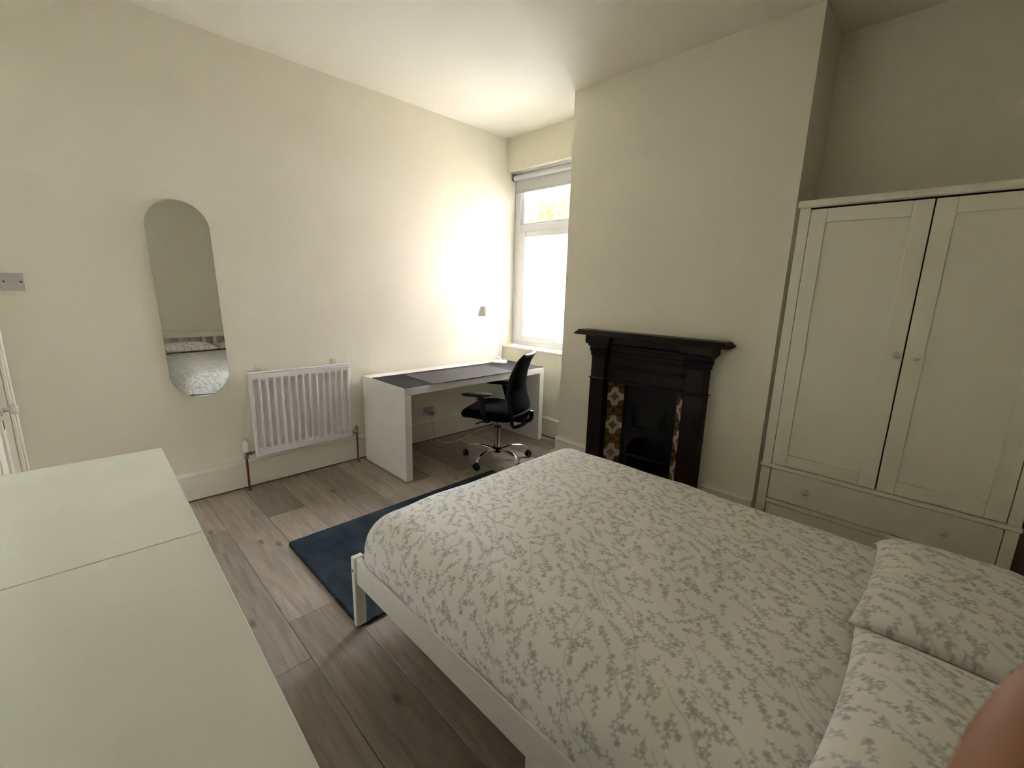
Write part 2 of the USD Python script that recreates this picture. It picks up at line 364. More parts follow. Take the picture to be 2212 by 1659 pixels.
sash = obj('sash', cat(cb(sx0, .180, .112, .172, sz0, sz1, .007), cb(WX1-.178, sx1, .112, .172, sz0, sz1, .007), cb(.180, WX1-.178, .112, .172, sz0, .985, .007), cb(.180, WX1-.178, .112, .172, 1.985, sz1, .007)), 'upvc', win)
obj('sash_gasket', cat(cb(.178, .186, .120, .150, .985, 1.985, 0), cb(WX1-.186, WX1-.178, .120, .150, .985, 1.985, 0)), 'upvc', sash)
obj('clear_pane', cb(.100, WX1-.098, .158, .162, 2.12, WZ1-.08, 0), 'clear_pane', win)
obj('frosted_pane', cb(.170, WX1-.168, .140, .144, .975, 1.995, 0), 'frosted_pane', win)
hx = .655
hd = obj('handle', cat(rb(hx-.035, hx+.035, .098, .113, .940, .966, .006), rb(hx-.012, hx+.012, .080, .105, .942, .964, .006), rb(hx-.005, hx+.125, .072, .086, .944, .962, .006)), 'upvc', win, smooth=40)
obj('sill', cb(.002, CXL-.002, -.010, .131, .846, .870, .004), 'wall_paint', win)

blind = thing('roller_blind', 'pale grey roller blind rolled up at the top of the window', 'blind', (0, .085, 2.567))
obj('roll', lathe([(.001, .035), (.026, .035), (.026, 1.10), (.001, 1.10)], 28, (0, 0, 0), 'x'), 'blind_fabric', blind, smooth=40)
obj('fabric', cb(.040, 1.095, .0235, .0250, -.125, .004, 0), 'blind_fabric', blind)
obj('bottom_bar', cb(.040, 1.095, .019, .029, -.145, -.122, .004), 'blind_fabric', blind)
for x in (.012, 1.106):
    bk = obj('bracket', cat(cb(x, x+.006, -.022, .045, -.026, .044, .002)), 'blind_fabric', blind)
    obj('end_cap', lathe([(.024, 0), (.027, .004), (.027, .010), (.022, .013)], 24, (x+.008 if x < .5 else x-.014, 0, 0), 'x'), 'blind_bracket', bk, smooth=40)

# ================================================================== OUTDOORS
tag(obj('garden_ground', cb(-30, 20, .35, 40, -.35, -.25, 0), 'paving'), 'pale paved yard outside the window', kind=S)
bld = thing('brick_house', 'red brick house with white windows seen behind the yellow leaves', 'house', (-13.0, 14.2, -.25))
obj('brick_wall', cb(-6.5, 6.5, 0, 5, 0, 6.6, 0), 'street_brick', bld)
for wx in np.arange(-5.2, 5.6, 1.75):
    for wz in (.9, 3.35):
        w = obj('window', cat(cb(wx-.5, wx+.5, -.06, .02, wz, wz+.1, 0), cb(wx-.5, wx+.5, -.06, .02, wz+1.4, wz+1.55, 0), cb(wx-.5, wx-.4, -.06, .02, wz, wz+1.5, 0), cb(wx+.4, wx+.5, -.06, .02, wz, wz+1.5, 0), cb(wx-.03, wx+.03, -.05, .02, wz, wz+1.5, 0), cb(wx-.45, wx+.45, -.05, .02, wz+.72, wz+.78, 0), cb(wx-.65, wx+.65, -.14, .02, wz-.14, wz, 0)), 'white_paint_outside', bld)
        obj('pane', cb(wx-.42, wx+.42, -.02, -.005, wz+.06, wz+1.45, 0), 'dark_window', w)
for bz in (2.75, 5.35, 6.4):
    obj('stone_band', cb(-6.5, 6.5, -.08, .01, bz, bz+.28, .01), 'white_paint_outside', bld)
sky_blocker = thing('added_sky_blocker', 'unseen brick block added beside the yard window to shade the left wall', 'added sky blocker', (1.7, .32, -.25))  # out of view, added to keep sky light off the left wall
obj('brick_wall', cb(0, 4.2, 0, 8.5, 0, 8.0, 0), 'street_brick', sky_blocker)
obj('blocker_edge', cb(-.12, 4.3, -.0, 8.6, 8.0, 8.12, .01), 'white_paint_outside', sky_blocker)
tree = thing('yellow_tree', 'tree with bright yellow autumn leaves outside the window', 'tree', (-6.9, 8.6, -.25))
obj('trunk', tube(smoothpath([(0, 0, 0), (.05, .02, 1.2), (-.05, .05, 2.4), (.1, 0, 3.6), (.0, .1, 5.2)], 6), np.linspace(.13, .03, 25), 10), 'bark', tree, smooth=60)
def leaf_shape():
    a = np.radians([-90, -50, -20, 12, 40, 65, 90, 115, 140, 168, 200, 230])
    r = np.array([.25, .7, .55, 1., .55, .62, 1.1, .62, .55, 1., .55, .7])
    return np.c_[r*np.cos(a), r*np.sin(a), np.zeros(12)]
LS = leaf_shape(); LF = np.array([(12, i, (i+1) % 12) for i in range(12)])
br = []
groups = {'leaf_yellow': [], 'leaf_green': [], 'leaf_orange': []}
for k in range(34):
    a = random.uniform(0, 2*math.pi); z0 = random.uniform(1.9, 4.6); L = random.uniform(.9, 1.9)
    e = np.array([math.cos(a)*L, math.sin(a)*L, z0+random.uniform(.1, .8)]); s = np.array([.0, .03, z0])
    pth = smoothpath([s, (s+e)/2+np.array([0, 0, .12]), e], 5); br.append(tube(pth, np.linspace(.03, .006, len(pth)), 5))
    for j in range(100):
        t = random.uniform(.25, 1.05); c = s+(e-s)*t+RNG.normal(0, .22, 3)
        q = trimesh.transformations.random_rotation_matrix(RNG.random(3))[:3, :3]
        v = np.vstack([LS, [0, 0, .12]])*random.uniform(.07, .12)
        groups[random.choices(list(groups), (6, 3, 1))[0]].append((v@q.T+c, LF))
obj('branches', cat(br), 'bark', tree, kind='stuff')
for k, g in groups.items():
    V = np.vstack([a for a, _ in g]); Fc = np.vstack([f+13*i for i, (_, f) in enumerate(g)])
    obj('foliage', trimesh.Trimesh(V, Fc, process=False), k, tree, kind='stuff')

# ================================================================== DESK and things on it
DX0, DX1, DY0, DY1, DH = .047, .690, -1.652, -.101, .73
desk = thing('desk', 'white slab sided desk with a black covered top', 'desk', (0, 0, 0))
obj('side_panel', cb(DX0, DX1, DY0, DY0+.056, 0, DH-.057, .0015), 'white_foil', desk)
obj('side_panel', cb(DX0, DX1, DY1-.056, DY1, 0, DH-.057, .0015), 'white_foil', desk)
obj('top', cb(DX0, DX1, DY0, DY1, DH-.056, DH, .0015), 'white_foil', desk)
obj('top_cover', cb(.190, DX1-.002, DY0+.006, DY1-.003, DH, DH+.0035, .001), 'desk_black', desk, label='black vinyl cover')
obj('bolt', lathe([(.006, 0), (.006, .006), (0, .008)], 10, (DX1-.10, DY1-.066, DH-.075)), 'screw', desk)
mt = Polygon([(.255, -1.385), (.700, -1.405), (.700, -.52), (.290, -.49)]).buffer(-.02).buffer(.02, 6)
tag(obj('desk_mat', ext(mt, DH+.004, DH+.007, 'z'), 'desk_mat'), 'glossy grey desk mat lying on the black desk top', 'desk mat')

lamp = thing('desk_lamp', 'white anglepoise desk lamp with a small cone shade', 'lamp', (.236, -.284, DH+.0035))
obj('base', lathe([(.082, 0), (.086, .003), (.086, .016), (.080, .020), (.012, .022), (.010, .03), (0, .03)], 40), 'lamp_white', lamp, smooth=30)
pv = np.array([0, .006, .045]); el = np.array([0, .078, .425]); hd_ = np.array([0, -.142, .532])
obj('pivot', cat(tube([(0, 0, .02), (0, .004, .05)], .007, 10), tube([(-.012, .012, .046), (.012, .012, .046)], .010, 12), tube([(-.01, -.022, .056), (.01, .012, .046)], .005, 8)), 'lamp_white', lamp, smooth=40)
for o in (-.013, .013):
    dv = np.array([0, o, -o*.2])
    obj('lower_rod', tube([pv+dv, el+dv], .0032, 8), 'lamp_white', lamp, smooth=40)
for f in (.36, .71):
    c = pv+(el-pv)*f
    obj('rung', tube([c+np.array([0, -.014, .003]), c+np.array([0, .014, -.003])], .0032, 8), 'lamp_white', lamp, smooth=40)
def spring(a, b, r=.0045, turns=16):
    t = np.linspace(0, 1, turns*8); d = b-a; u, v = frame_axes(d)
    return tube(a+t[:, None]*d+r*(np.cos(t*turns*2*np.pi)[:, None]*u+np.sin(t*turns*2*np.pi)[:, None]*v), .0011, 5)
obj('spring', spring(pv+np.array([0, 0, .03]), pv+(el-pv)*.36), 'lamp_white', lamp, smooth=60)
obj('spring', spring(el+np.array([0, .01, -.02]), pv+(el-pv)*.73), 'lamp_white', lamp, smooth=60)
obj('elbow', cat(rb(-.008, .008, .052, .102, .415, .437, .006), tube([(-.014, .098, .428), (.014, .098, .428)], .011, 14)), 'lamp_white', lamp, smooth=40)
obj('upper_rod', tube([el+np.array([0, -.01, .005]), hd_], .0034, 8), 'lamp_white', lamp, smooth=40)
obj('shade_joint', cat(rb(-.007, .007, -.165, -.137, .522, .548, .005), tube([(-.012, -.152, .535), (.012, -.152, .535)], .008, 12)), 'lamp_white', lamp, smooth=40)
sc = (0, -.205, .472)
obj('shade', lathe([(.056, .0), (.0605, 0), (.0605, .002), (.039, .086), (.036, .090), (0, .090), (0, .087), (.035, .086), (.058, .003)], 36, sc), 'lamp_white', lamp, smooth=35)
obj('bulb', lathe([(0, .015), (.016, .022), (.019, .035), (.014, .055), (.012, .085)], 20, sc), 'white_plastic', lamp, smooth=40)
obj('wire_handle', tube(smoothpath([(0, -.176, .470), (0, -.156, .40), (0, -.149, .384), (0, -.141, .386), (0, -.143, .405), (0, -.157, .470)], 6), .0014, 6), 'lamp_white', lamp, smooth=60)
obj('cable', tube(smoothpath([(0, .012, .05), (.02, .05, .04), (.0, .09, .02), (-.06, .13, .004), (-.12, .14, .003), (-.17, .12, .002)], 8), .0026, 6), 'lamp_white', lamp, smooth=60)

# ================================================================== OFFICE CHAIR
chair = thing('office_chair', 'black mesh back office chair on a chrome five star base at the desk', 'chair', (.806, -.818, 0), 205.5)
ZL = 0.0
obj('hub', lathe([(.030, .075), (.042, .080), (.044, .105), (.040, .118), (.028, .124), (.0, .124)], 24), 'black_plastic', chair, smooth=35)
for k in range(5):
    a = math.radians(3.6+72*k); d = np.array([math.cos(a), math.sin(a), 0])
    P = smoothpath([d*.03+[0, 0, .098], d*.12+[0, 0, .118], d*.205+[0, 0, .117], d*.262+[0, 0, .096], d*.291+[0, 0, .064]], 6)
    obj('base_leg', tube(P, np.linspace(.021, .0125, len(P)), 12, sy=.62), 'chrome', chair, smooth=50)
    c = d*.293; tdir = np.array([-d[1], d[0], 0]); sw = d*.012
    whe = []
    for s in (-1, 1):
        w = lathe([(.004, -.010), (.020, -.010), (.0265, -.005), (.0265, .005), (.020, .010), (.004, .010)], 20, (0, 0, 0), 'y')
        w = rot(w, math.atan2(d[1], d[0])+.5*(k-2), (0, 0, 1)); yv = np.array([-math.sin(math.atan2(d[1], d[0])+.5*(k-2)), math.cos(math.atan2(d[1], d[0])+.5*(k-2)), 0])
        whe.append(mv(w, c+yv*s*.013+np.array([0, 0, .0272])))
    cs = obj('caster', cat(whe), 'black_plastic', chair, smooth=40)
    obj('caster_hood', tube([c+[0, 0, .028], c+[0, 0, .066]], [.013, .010], 10), 'black_plastic', cs, smooth=40)
obj('gas_column', cat(tube([(0, 0, .12), (0, 0, .30)], .0235, 20), tube([(0, 0, .30), (0, 0, .40)], .014, 16)), 'chrome', chair, smooth=40)
obj('column_collar', tube([(0, 0, .298), (0, 0, .312)], .029, 20), 'black_plastic', chair, smooth=40)
obj('mechanism', cat(rb(-.10, .13, -.075, .075, .375, .425, .015), rb(.06, .125, -.02, .06, .335, .40, .015)), 'black_plastic', chair, smooth=40)
obj('tilt_lever', tube([(.06, .07, .385), (.07, .20, .39), (.09, .25, .385)], .006, 8), 'black_plastic', chair, smooth=40)
def seat_fn(top):
    def f(u, v):
        s = u*2-1; t = v*2-1                                    # s along forward, t lateral
        n = 3.2
        rr = (np.abs(s)**n+np.abs(t)**n)**(1/n); mx = np.maximum(np.abs(s), np.abs(t)); k = np.where(rr > 1e-9, mx/np.maximum(rr, 1e-9), 1)
        s, t = s*k, t*k; e = np.clip(mx, 0, 1)
        edge = (1-e**5)**.5
        x = .045+.255*s; y = .245*t*(1-.05*s)
        mid = .452-.050*np.clip(s-.45, 0, 1)**1.5*2.0-.012*np.clip(-s, 0, 1)+.012*t*t
        return np.stack([x, y, mid+(.048 if top else -.062)*edge], -1)
    return f
seat = cat(grid(seat_fn(True), 40, 40), grid(seat_fn(False), 40, 40, True)); seat.merge_vertices()
obj('seat', seat, 'black_fabric', chair, smooth=True)
zz = [.36, .40, .45, .50, .57, .66, .78, .85, .89, .92, .945]
xx = [-.185, -.200, -.205, -.196, -.172, -.158, -.180, -.203, -.220, -.240, -.262]
ww = [.17, .205, .222, .228, .226, .215, .192, .178, .167, .157, .145]
dd = [.075, .08, .075, .065, .055, .045, .035, .03, .025, .02, .02]   # how far the middle lies behind the sides
def back_fn(z0, z1, th=0., wsc=1.):
    def f(u, v):
        z = z0+(z1-z0)*u; t = v*2-1
        x = np.interp(z, zz, xx); w = np.interp(z, zz, ww); d = np.interp(z, zz, dd)
        return np.stack([x-d*(1-t*t)*.8+th, w*t*wsc, z+0*t], -1)
    return f
bm = cat(grid(back_fn(.435, .94), 40, 24), grid(back_fn(.435, .94, -.008), 40, 24, True))
obj('back_mesh', bm, 'black_fabric', chair, smooth=True)
loop = []
for z in np.linspace(.40, .93, 26): loop.append(back_fn(.36, .945)(np.array((z-.36)/.585), np.array(1.0)))
for v in np.linspace(.97, .03, 14): loop.append(back_fn(.36, .945)(np.array(1.0), np.array(v))+np.array([0, 0, .004]))
for z in np.linspace(.93, .40, 26): loop.append(back_fn(.36, .945)(np.array((z-.36)/.585), np.array(0.0)))
for v in np.linspace(.05, .95, 14): loop.append(back_fn(.36, .945)(np.array(.02), np.array(v))+np.array([0, 0, -.004]))
obj('back_frame', tube(np.array(loop), .0145, 10, closed=True), 'grey_plastic', chair, smooth=60)
obj('back_crossbar', tube([back_fn(.36, .945)(np.array(.19), np.array(v)) for v in np.linspace(0, 1, 13)], .012, 8), 'black_plastic', chair, smooth=60)
obj('back_support', tube(smoothpath([(-.06, 0, .40), (-.18, 0, .385), (-.285, 0, .40), (-.30, 0, .48)], 6), np.linspace(.024, .018, 19), 10), 'black_plastic', chair, smooth=60)
for s in (1, -1):
    y = .268*s
    pad = grid(lambda u, v: np.stack([.085+.135*np.cos(2*np.pi*v)*(np.sin(np.pi*u))**.6, y-.004*s+.036*np.sin(2*np.pi*v)*(np.sin(np.pi*u))**.6*(1-.25*np.cos(2*np.pi*v)), .632-.016*np.cos(np.pi*u)*1.0+.012*np.cos(2*np.pi*v)*np.sin(np.pi*u)*-1], -1), 14, 28)
    ap = obj('armrest', pad, 'grey_plastic', chair, smooth=True)
    obj('arm_post', cat(tube(smoothpath([(.02, y*.82, .415), (.01, y*1.0, .43), (.02, y*1.03, .50), (.05, y*1.0, .622)], 6), np.linspace(.016, .026, 19), 10, sy=.6), tube([(-.0, y*.4, .412), (.02, y*.95, .415)], .013, 8)), 'black_plastic', ap, smooth=60)

# ================================================================== RADIATOR
rad = thing('radiator', 'white ribbed panel radiator under the wall between mirror and desk', 'radiator', (0, 0, 0))
RY0, RY1, RZ0, RZ1, RX = -2.497, -1.782, .240, .845, .092
NF = 14; pitch = (RY1-RY0-.03)/NF
def radf(u, v):
    y = RY0+(RY1-RY0)*u; z = RZ0+(RZ1-RZ0)*v
    q = ((y-RY0-.015)/pitch) % 1.0
    ins = (y > RY0+.015) & (y < RY1-.015)
    rib = np.clip((np.abs(q-.5)-.30)/.075, 0, 1); rib = rib*rib*(3-2*rib)      # 0 in the hollow, 1 on the ridge
    ez = np.clip(np.minimum(z-RZ0-.045, RZ1-.045-z)/.02, 0, 1)
    dep = np.where(ins, (1-rib)*ez*.019, 0)
    ed = np.minimum(np.minimum(y-RY0, RY1-y), np.minimum(z-RZ0, RZ1-z))
    rd = .008-np.sqrt(np.clip(.008**2-np.clip(.008-ed, 0, .008)**2, 0, 1))
    return np.stack([RX-dep-rd, y, z], -1)
obj('front_panel', grid(radf, 721, 90), 'radiator_enamel', rad, smooth=True)
obj('back_panel', cat(cb(.052, .074, RY0+.002, RY1-.002, RZ0+.004, RZ1-.002, .004), cb(.05, .086, RY0, RY0+.006, RZ0+.002, RZ1-.004, .002), cb(.05, .086, RY1-.006, RY1, RZ0+.002, RZ1-.004, .002), cb(.05, .086, RY0, RY1, RZ0, RZ0+.006, .002)), 'radiator_enamel', rad)
obj('top_grille', cat([cb(.046, .092, RY0-.001, RY1+.001, RZ1-.003, RZ1+.004, .002)]), 'radiator_enamel', rad)
for y in (-2.41, -1.865):
    obj('wall_bracket', cat(cb(.0015, .006, y-.016, y-.011, .55, .888, .001), cb(.0015, .006, y+.011, y+.016, .55, .888, .001), cb(.0015, .054, y-.014, y+.014, .60, .64, .002), cb(.0015, .012, y-.016, y+.016, .855, .862, .001)), 'white_plastic', rad)
def valve(y, sgn, trv):
    px = .062
    obj('pipe', tube([(px, y, .0), (px, y, .240)], .0075, 14), 'copper', rad, smooth=40, label='dark copper pipe')
    obj('floor_collar', lathe([(.0165, 0), (.0165, .004), (.009, .005)], 20, (px, y, .0)), 'old_brass', rad, smooth=40)
    vb = obj('valve', cat(tube([(px, y, .238), (px, y, .262)], .0135, 8), tube([(px, y, .258), (px, y, .292)], .011, 14), tube([(px, y, .272), (px, y+.062*sgn, .272)], .0085, 12), tube([(px, y+.02*sgn, .272), (px, y+.036*sgn, .272)], .013, 6)), 'nickel', rad, smooth=40)
    if trv:
        obj('valve_head', cat(lathe([(.014, .288), (.020, .292), (.022, .302), (.022, .350), (.019, .362), (.016, .366), (.016, .372), (0, .372)], 18, (px, y, 0))), 'white_plastic', vb, smooth=30)
    else:
        obj('valve_cap', lathe([(.012, .290), (.012, .298), (.005, .318), (0, .320)], 14, (px, y, 0)), 'old_brass', vb, smooth=30)
valve(-2.553, 1, True); valve(-1.731, -1, False)
obj('bleed_valve', tube([(.07, RY1-.002, .815), (.07, RY1+.010, .815)], .006, 8), 'nickel', rad)

# ================================================================== MIRROR, SWITCH, SOCKET, CABLE
mir = thing('wall_mirror', 'frameless pill shaped mirror on the wall beside the radiator', 'mirror', (.002, -2.764, 1.322))
def stadium(w, h, n=40):
    r = w/2; a = np.linspace(0, np.pi, n)
    return Polygon(np.vstack([np.c_[r*np.cos(a), (h/2-r)+r*np.sin(a)], np.c_[-r*np.cos(a), -(h/2-r)-r*np.sin(a)]]))
tilt = math.radians(1.3)
m1 = rot(ext(stadium(.322, 1.222), .0048, .0058, 'x'), tilt, (1, 0, 0)); m0 = rot(ext(stadium(.323, 1.223), 0, .0046, 'x'), tilt, (1, 0, 0))
obj('glass', m1, 'mirror_glass', mir); obj('backing', m0, 'mirror_edge', mir)
sw = thing('light_switch', 'square pale grey blanking plate with two screws near the door', 'switch', (.0005, -3.500, 1.430))
obj('plate', cb(0, .010, -.045, .045, -.043, .043, .003), 'grey_plate', sw)
for y in (-.030, .030): obj('plate_screw', lathe([(.0045, 0), (.0045, .0115), (0, .012)], 12, (0, y, 0), 'x'), 'screw', sw)
so = thing('power_socket', 'white double power socket on the wall under the desk', 'socket', (.0005, -.998, .302))
obj('plate', cb(0, .012, -.073, .073, -.043, .043, .003), 'white_plastic', so)
for y in (-.036, .036):
    obj('rocker', cb(.011, .015, y-.006, y+.006, .016, .034, .001), 'cream_plastic', so)
    obj('pin_hole', cat(cb(.0115, .0125, y-.003, y+.003, .002, .010, 0), cb(.0115, .0125, y-.014, y-.007, -.016, -.011, 0), cb(.0115, .0125, y+.007, y+.014, -.016, -.011, 0)), 'dark_gap', so)
plug = thing('power_plug', 'white plug pushed into the socket under the desk', 'plug', (.0135, -.962, .288))
obj('body', rb(0, .038, -.024, .024, -.030, .020, .008), 'cream_plastic', plug, smooth=40)
obj('cable', tube(smoothpath([(.02, 0, -.028), (.03, 0, -.06), (.035, .01, -.16), (.03, .03, -.26), (.06, .05, -.284), (.17, .08, -.2845), (.16, .28, -.2845), (.09, .50, -.2845), (.055, .68, -.2845), (.05, .86, -.2845)], 10), .003, 6), 'white_plastic', plug, smooth=60)

# ================================================================== FIREPLACE
fp = thing('fireplace', 'dark stained wooden fireplace surround with tiled cheeks and iron insert', 'fireplace', (0, 0, 0))
g = CY-.0006
def shelf():
    prof = [(-.150, 1.138), (-.157, 1.142), (-.157, 1.149), (-.150, 1.154), (-.146, 1.160), (-.138, 1.165), (-.134, 1.1745)]
    parts = []
    for (d, z), (d2, z2) in zip(prof[:-1], prof[1:]):
        e0, e1 = -d-.157, -d2-.157
        lo = [(1.374-e0, g), (2.506+e0, g), (2.506+e0, CY+d), (1.374-e0, CY+d)]; hi = [(1.374-e1, g), (2.506+e1, g), (2.506+e1, CY+d2), (1.374-e1, CY+d2)]
        parts.append(trimesh.convex.convex_hull(np.array([(x, y, z) for x, y in lo]+[(x, y, z2) for x, y in hi])))
    return cat(parts)
obj('mantel_shelf', shelf(), 'dark_wood', fp)
obj('bed_mould', cat(cb(1.50, 2.38, -.500, g, 1.085, 1.137, .006), cb(1.512, 2.368, -.488, g, 1.055, 1.084, .008)), 'dark_wood', fp)
obj('frieze', cat(cb(1.59, 2.29, -.465, g, .815, 1.054, .003), cb(1.66, 2.22, -.474, -.464, .985, 1.03, .006), cb(1.60, 2.28, -.478, -.464, .905, .925, .005)), 'dark_wood', fp)
obj('lintel', cb(1.60, 2.28, -.472, g, .792, .8145, .003), 'dark_wood', fp)
for xa, xb, in ((1.507, 1.632), (2.250, 2.378)):
    yb = -.505
    p = obj('pilaster', cat(cb(xa, xb, yb, g, .14, .806, .002), cb(xa+.003, xb-.003, yb+.003, g, .818, .985, .002)), 'dark_wood', fp)
    def slab(o, z0, z1, c=.003): return cb(xa-o, xb+o, yb-o*.7, g, z0, z1, c)
    obj('capital', cat(slab(.044, 1.082, 1.137), slab(.038, 1.072, 1.081), slab(.024, 1.055, 1.071), slab(.012, 1.042, 1.054), slab(.018, 1.022, 1.041, .008), slab(.010, 1.010, 1.021), slab(.004, .998, 1.009), slab(.006, .986, .997, .004)), 'dark_wood', p)
    obj('ring_bead', slab(.010, .8065, .8175, .005), 'dark_wood', p)
    obj('plinth', slab(.010, 0, .139), 'dark_wood', p)
# splayed tile cheeks
def cheek(sgn, cx=1.94):
    o, i = np.array([cx+sgn*.325, -.440]), np.array([cx+sgn*.212, -.350])
    e = (i-o)/np.linalg.norm(i-o); n = np.array([e[1], -e[0]]); n = n if n[1] < 0 else -n
    L = np.linalg.norm(i-o)
    bk = np.array([(*(o+e*a+n*b), z) for a in (-.008, L+.004) for b in (-.020, -.002) for z in (.0, .792)])
    obj('tile_backing', trimesh.convex.convex_hull(bk), 'cast_iron', fp)
    z = .792
    for k in range(7):
        h = (.045, .153, .0745)[0 if k == 0 else 1 if k % 2 == 1 else 2]
        za, zb = z-h+.0012, z-.0012
        if zb < .04: break
        za = max(za, .01)
        half = k % 2 == 0
        w0, w1 = .0015, L-.0015; c = .0022
        P3 = lambda a, b, zz_: (*(o+e*a+n*b), zz_)
        V = [P3(a, 0., q) for a, q in ((w0, za), (w1, za), (w1, zb), (w0, zb))]+[P3(a, .0045, q) for a, q in ((w0, za), (w1, za), (w1, zb), (w0, zb))]+[P3(a, .007, q) for a, q in ((w0+c, za+c), (w1-c, za+c), (w1-c, zb-c), (w0+c, zb-c))]
        Fq = [(8, 9, 10), (8, 10, 11)]
        for r0 in (0, 4):
            for q in range(4):
                b = (q+1) % 4; Fq += [(r0+q, r0+b, r0+4+b), (r0+q, r0+4+b, r0+4+q)]
        Fq += [(0, 2, 1), (0, 3, 2)]
        Fq = np.array(Fq); m = trimesh.Trimesh(V, Fq, process=False)
        if np.dot(m.face_normals[0][:2], n) < 0: m = trimesh.Trimesh(V, Fq[:, ::-1], process=False)
        path = uniq(str(fp.GetPath()), 'tile')
        asp = .5 if half and k else 1.
        uv = [((a-w0)/(w1-w0), .5+((q-(za+zb)/2)/(w1-w0) if half and k else (q-(zb-.153/2 if k else zb-.02))/(w1-w0))) for a, q in [(w0, za), (w1, za), (w1, zb), (w0, zb)]*3]
        usdkit.mesh(stage, path, m, M['tile_ochre' if half else 'tile_flower'], uv=np.array(uv))
        z -= h
cheek(-1); cheek(1)
# iron insert: inner cheeks, back, arched frame, fire bars, hearth
arch = Polygon([(1.725, .0), (2.155, .0), (2.155, .786), (1.725, .786)])
a = np.linspace(0, np.pi, 25)
hole = Polygon(np.vstack([[(2.095, .06)], np.c_[1.94+.155*np.cos(a), .265+.125*np.sin(a)], [(1.785, .06)]]))
hole2 = hole.buffer(.018)
obj('insert_plate', ext(arch.difference(hole), -.338, -.320), 'cast_iron', fp)
obj('arch_rim', ext(hole2.difference(hole), -.352, -.3385), 'rusty_iron', fp)
obj('firebox', cat(cb(1.72, 2.16, -.115, -.105, .0, .5, 0), cb(1.735, 1.775, -.319, -.116, 0, .5, 0), cb(2.105, 2.145, -.319, -.116, 0, .5, 0), cb(1.735, 2.145, -.319, -.116, .5, .52, 0)), 'cast_iron', fp)
obj('hood', trimesh.convex.convex_hull(np.array([(x, y, z) for x, y, z in ((1.80, -.339, .45), (2.08, -.339, .45), (1.86, -.370, .47), (2.02, -.370, .47), (1.80, -.339, .64), (2.08, -.339, .64))])), 'cast_iron', fp)
for z in (.11, .145, .18, .215):
    obj('fire_bar', tube([(1.79, -.345, z), (1.94, -.368, z), (2.09, -.345, z)], .006, 8), 'cast_iron', fp)
obj('grate_front', cat(cb(1.775, 2.105, -.385, -.345, .055, .095, .006), cb(1.775, 2.105, -.378, -.345, .222, .236, .004)), 'rusty_iron', fp)
obj('hearth', cb(1.42, 2.46, -.78, -.50, 0, .022, .004), 'cast_iron', fp)
obj('hearth_back', cb(1.615, 2.265, -.50, -.120, 0, .02, .001), 'cast_iron', fp)

# ================================================================== WARDROBE
wr = thing('wardrobe', 'tall cream two door wardrobe with drawers below in the alcove', 'wardrobe', (0, 0, 0))
X0, X1, YW, YB = 2.797, 3.785, -.62, -.030
obj('carcass', cat(cb(X0, X0+.019, YW, YB, .04, 1.895, .001), cb(X1-.019, X1, YW, YB, .04, 1.895, .001), cb(X0+.019, X1-.019, YW+.03, YB, .52, .535, 0), cb(X0+.019, X1-.019, YB-.012, YB, .05, 1.895, 0), cb(X0+.019, X1-.019, YW+.02, YB, .055, .07, 0)), 'wardrobe_paint', wr)
obj('stile', cb(X0, X0+.047, YW-.001, YW+.020, .0, 1.895, .0015), 'wardrobe_paint', wr)
obj('stile', cb(X1-.042, X1, YW-.001, YW+.020, .0, 1.895, .0015), 'wardrobe_paint', wr)
obj('cornice', cat(cb(X0-.010, X1+.010, YW-.012, YB, 1.897, 1.931, .004), cb(X0-.004, X1+.004, YW-.005, YB, 1.8955, 1.8965, 0)), 'wardrobe_paint', wr)
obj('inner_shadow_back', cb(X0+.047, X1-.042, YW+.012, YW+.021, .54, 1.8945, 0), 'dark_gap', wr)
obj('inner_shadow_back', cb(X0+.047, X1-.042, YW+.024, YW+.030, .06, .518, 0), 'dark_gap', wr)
obj('waist_rail', cb(X0-.005, X1+.005, YW-.009, YW+.012, .516, .537, .003), 'wardrobe_paint', wr)
def panel_door(x0, x1, z0, z1, knobx):
    st = .068
    d = obj('door', cat(cb(x0, x0+st, YW-.004, YW+.010, z0, z1, .0018), cb(x1-st, x1, YW-.004, YW+.010, z0, z1, .0018), cb(x0+st, x1-st, YW-.004, YW+.010, z1-.066, z1, .0018), cb(x0+st, x1-st, YW-.004, YW+.010, z0, z0+.066, .0018)), 'wardrobe_paint', wr)
    obj('door_panel', cb(x0+st-.002, x1-st+.002, YW+.004, YW+.0095, z0+.064, z1-.064, 0), 'wardrobe_paint', d)
    obj('knob', lathe([(.008, 0), (.006, -.010), (.013, -.018), (.015, -.026), (.009, -.032), (0, -.033)], 18, (knobx, YW-.004, 1.207), 'y'), 'white_plastic', d, smooth=40)
panel_door(X0+.0500, 3.3005, .541, 1.8865, 3.282); panel_door(3.3060, X1-.0450, .541, 1.8865, 3.350)
def drawer(z0, z1):
    d = obj('drawer', cb(X0+.0495, X1-.0445, YW+.004, YW+.022, z0, z1, .0018), 'wardrobe_paint', wr)
    for x in (3.028, 3.565):
        obj('knob', lathe([(.008, 0), (.006, -.010), (.013, -.018), (.015, -.026), (.009, -.032), (0, -.033)], 18, (x, YW+.004, (z0+z1)/2+.004), 'y'), 'white_plastic', d, smooth=40)
drawer(.3345, .5115); drawer(.1130, .3025)
obj('drawer_rail', cb(X0+.047, X1-.042, YW, YW+.020, .307, .330, .0015), 'wardrobe_paint', wr)
obj('plinth_rail', cb(X0+.047, X1-.042, YW, YW+.020, .04, .109, .0015), 'wardrobe_paint', wr)

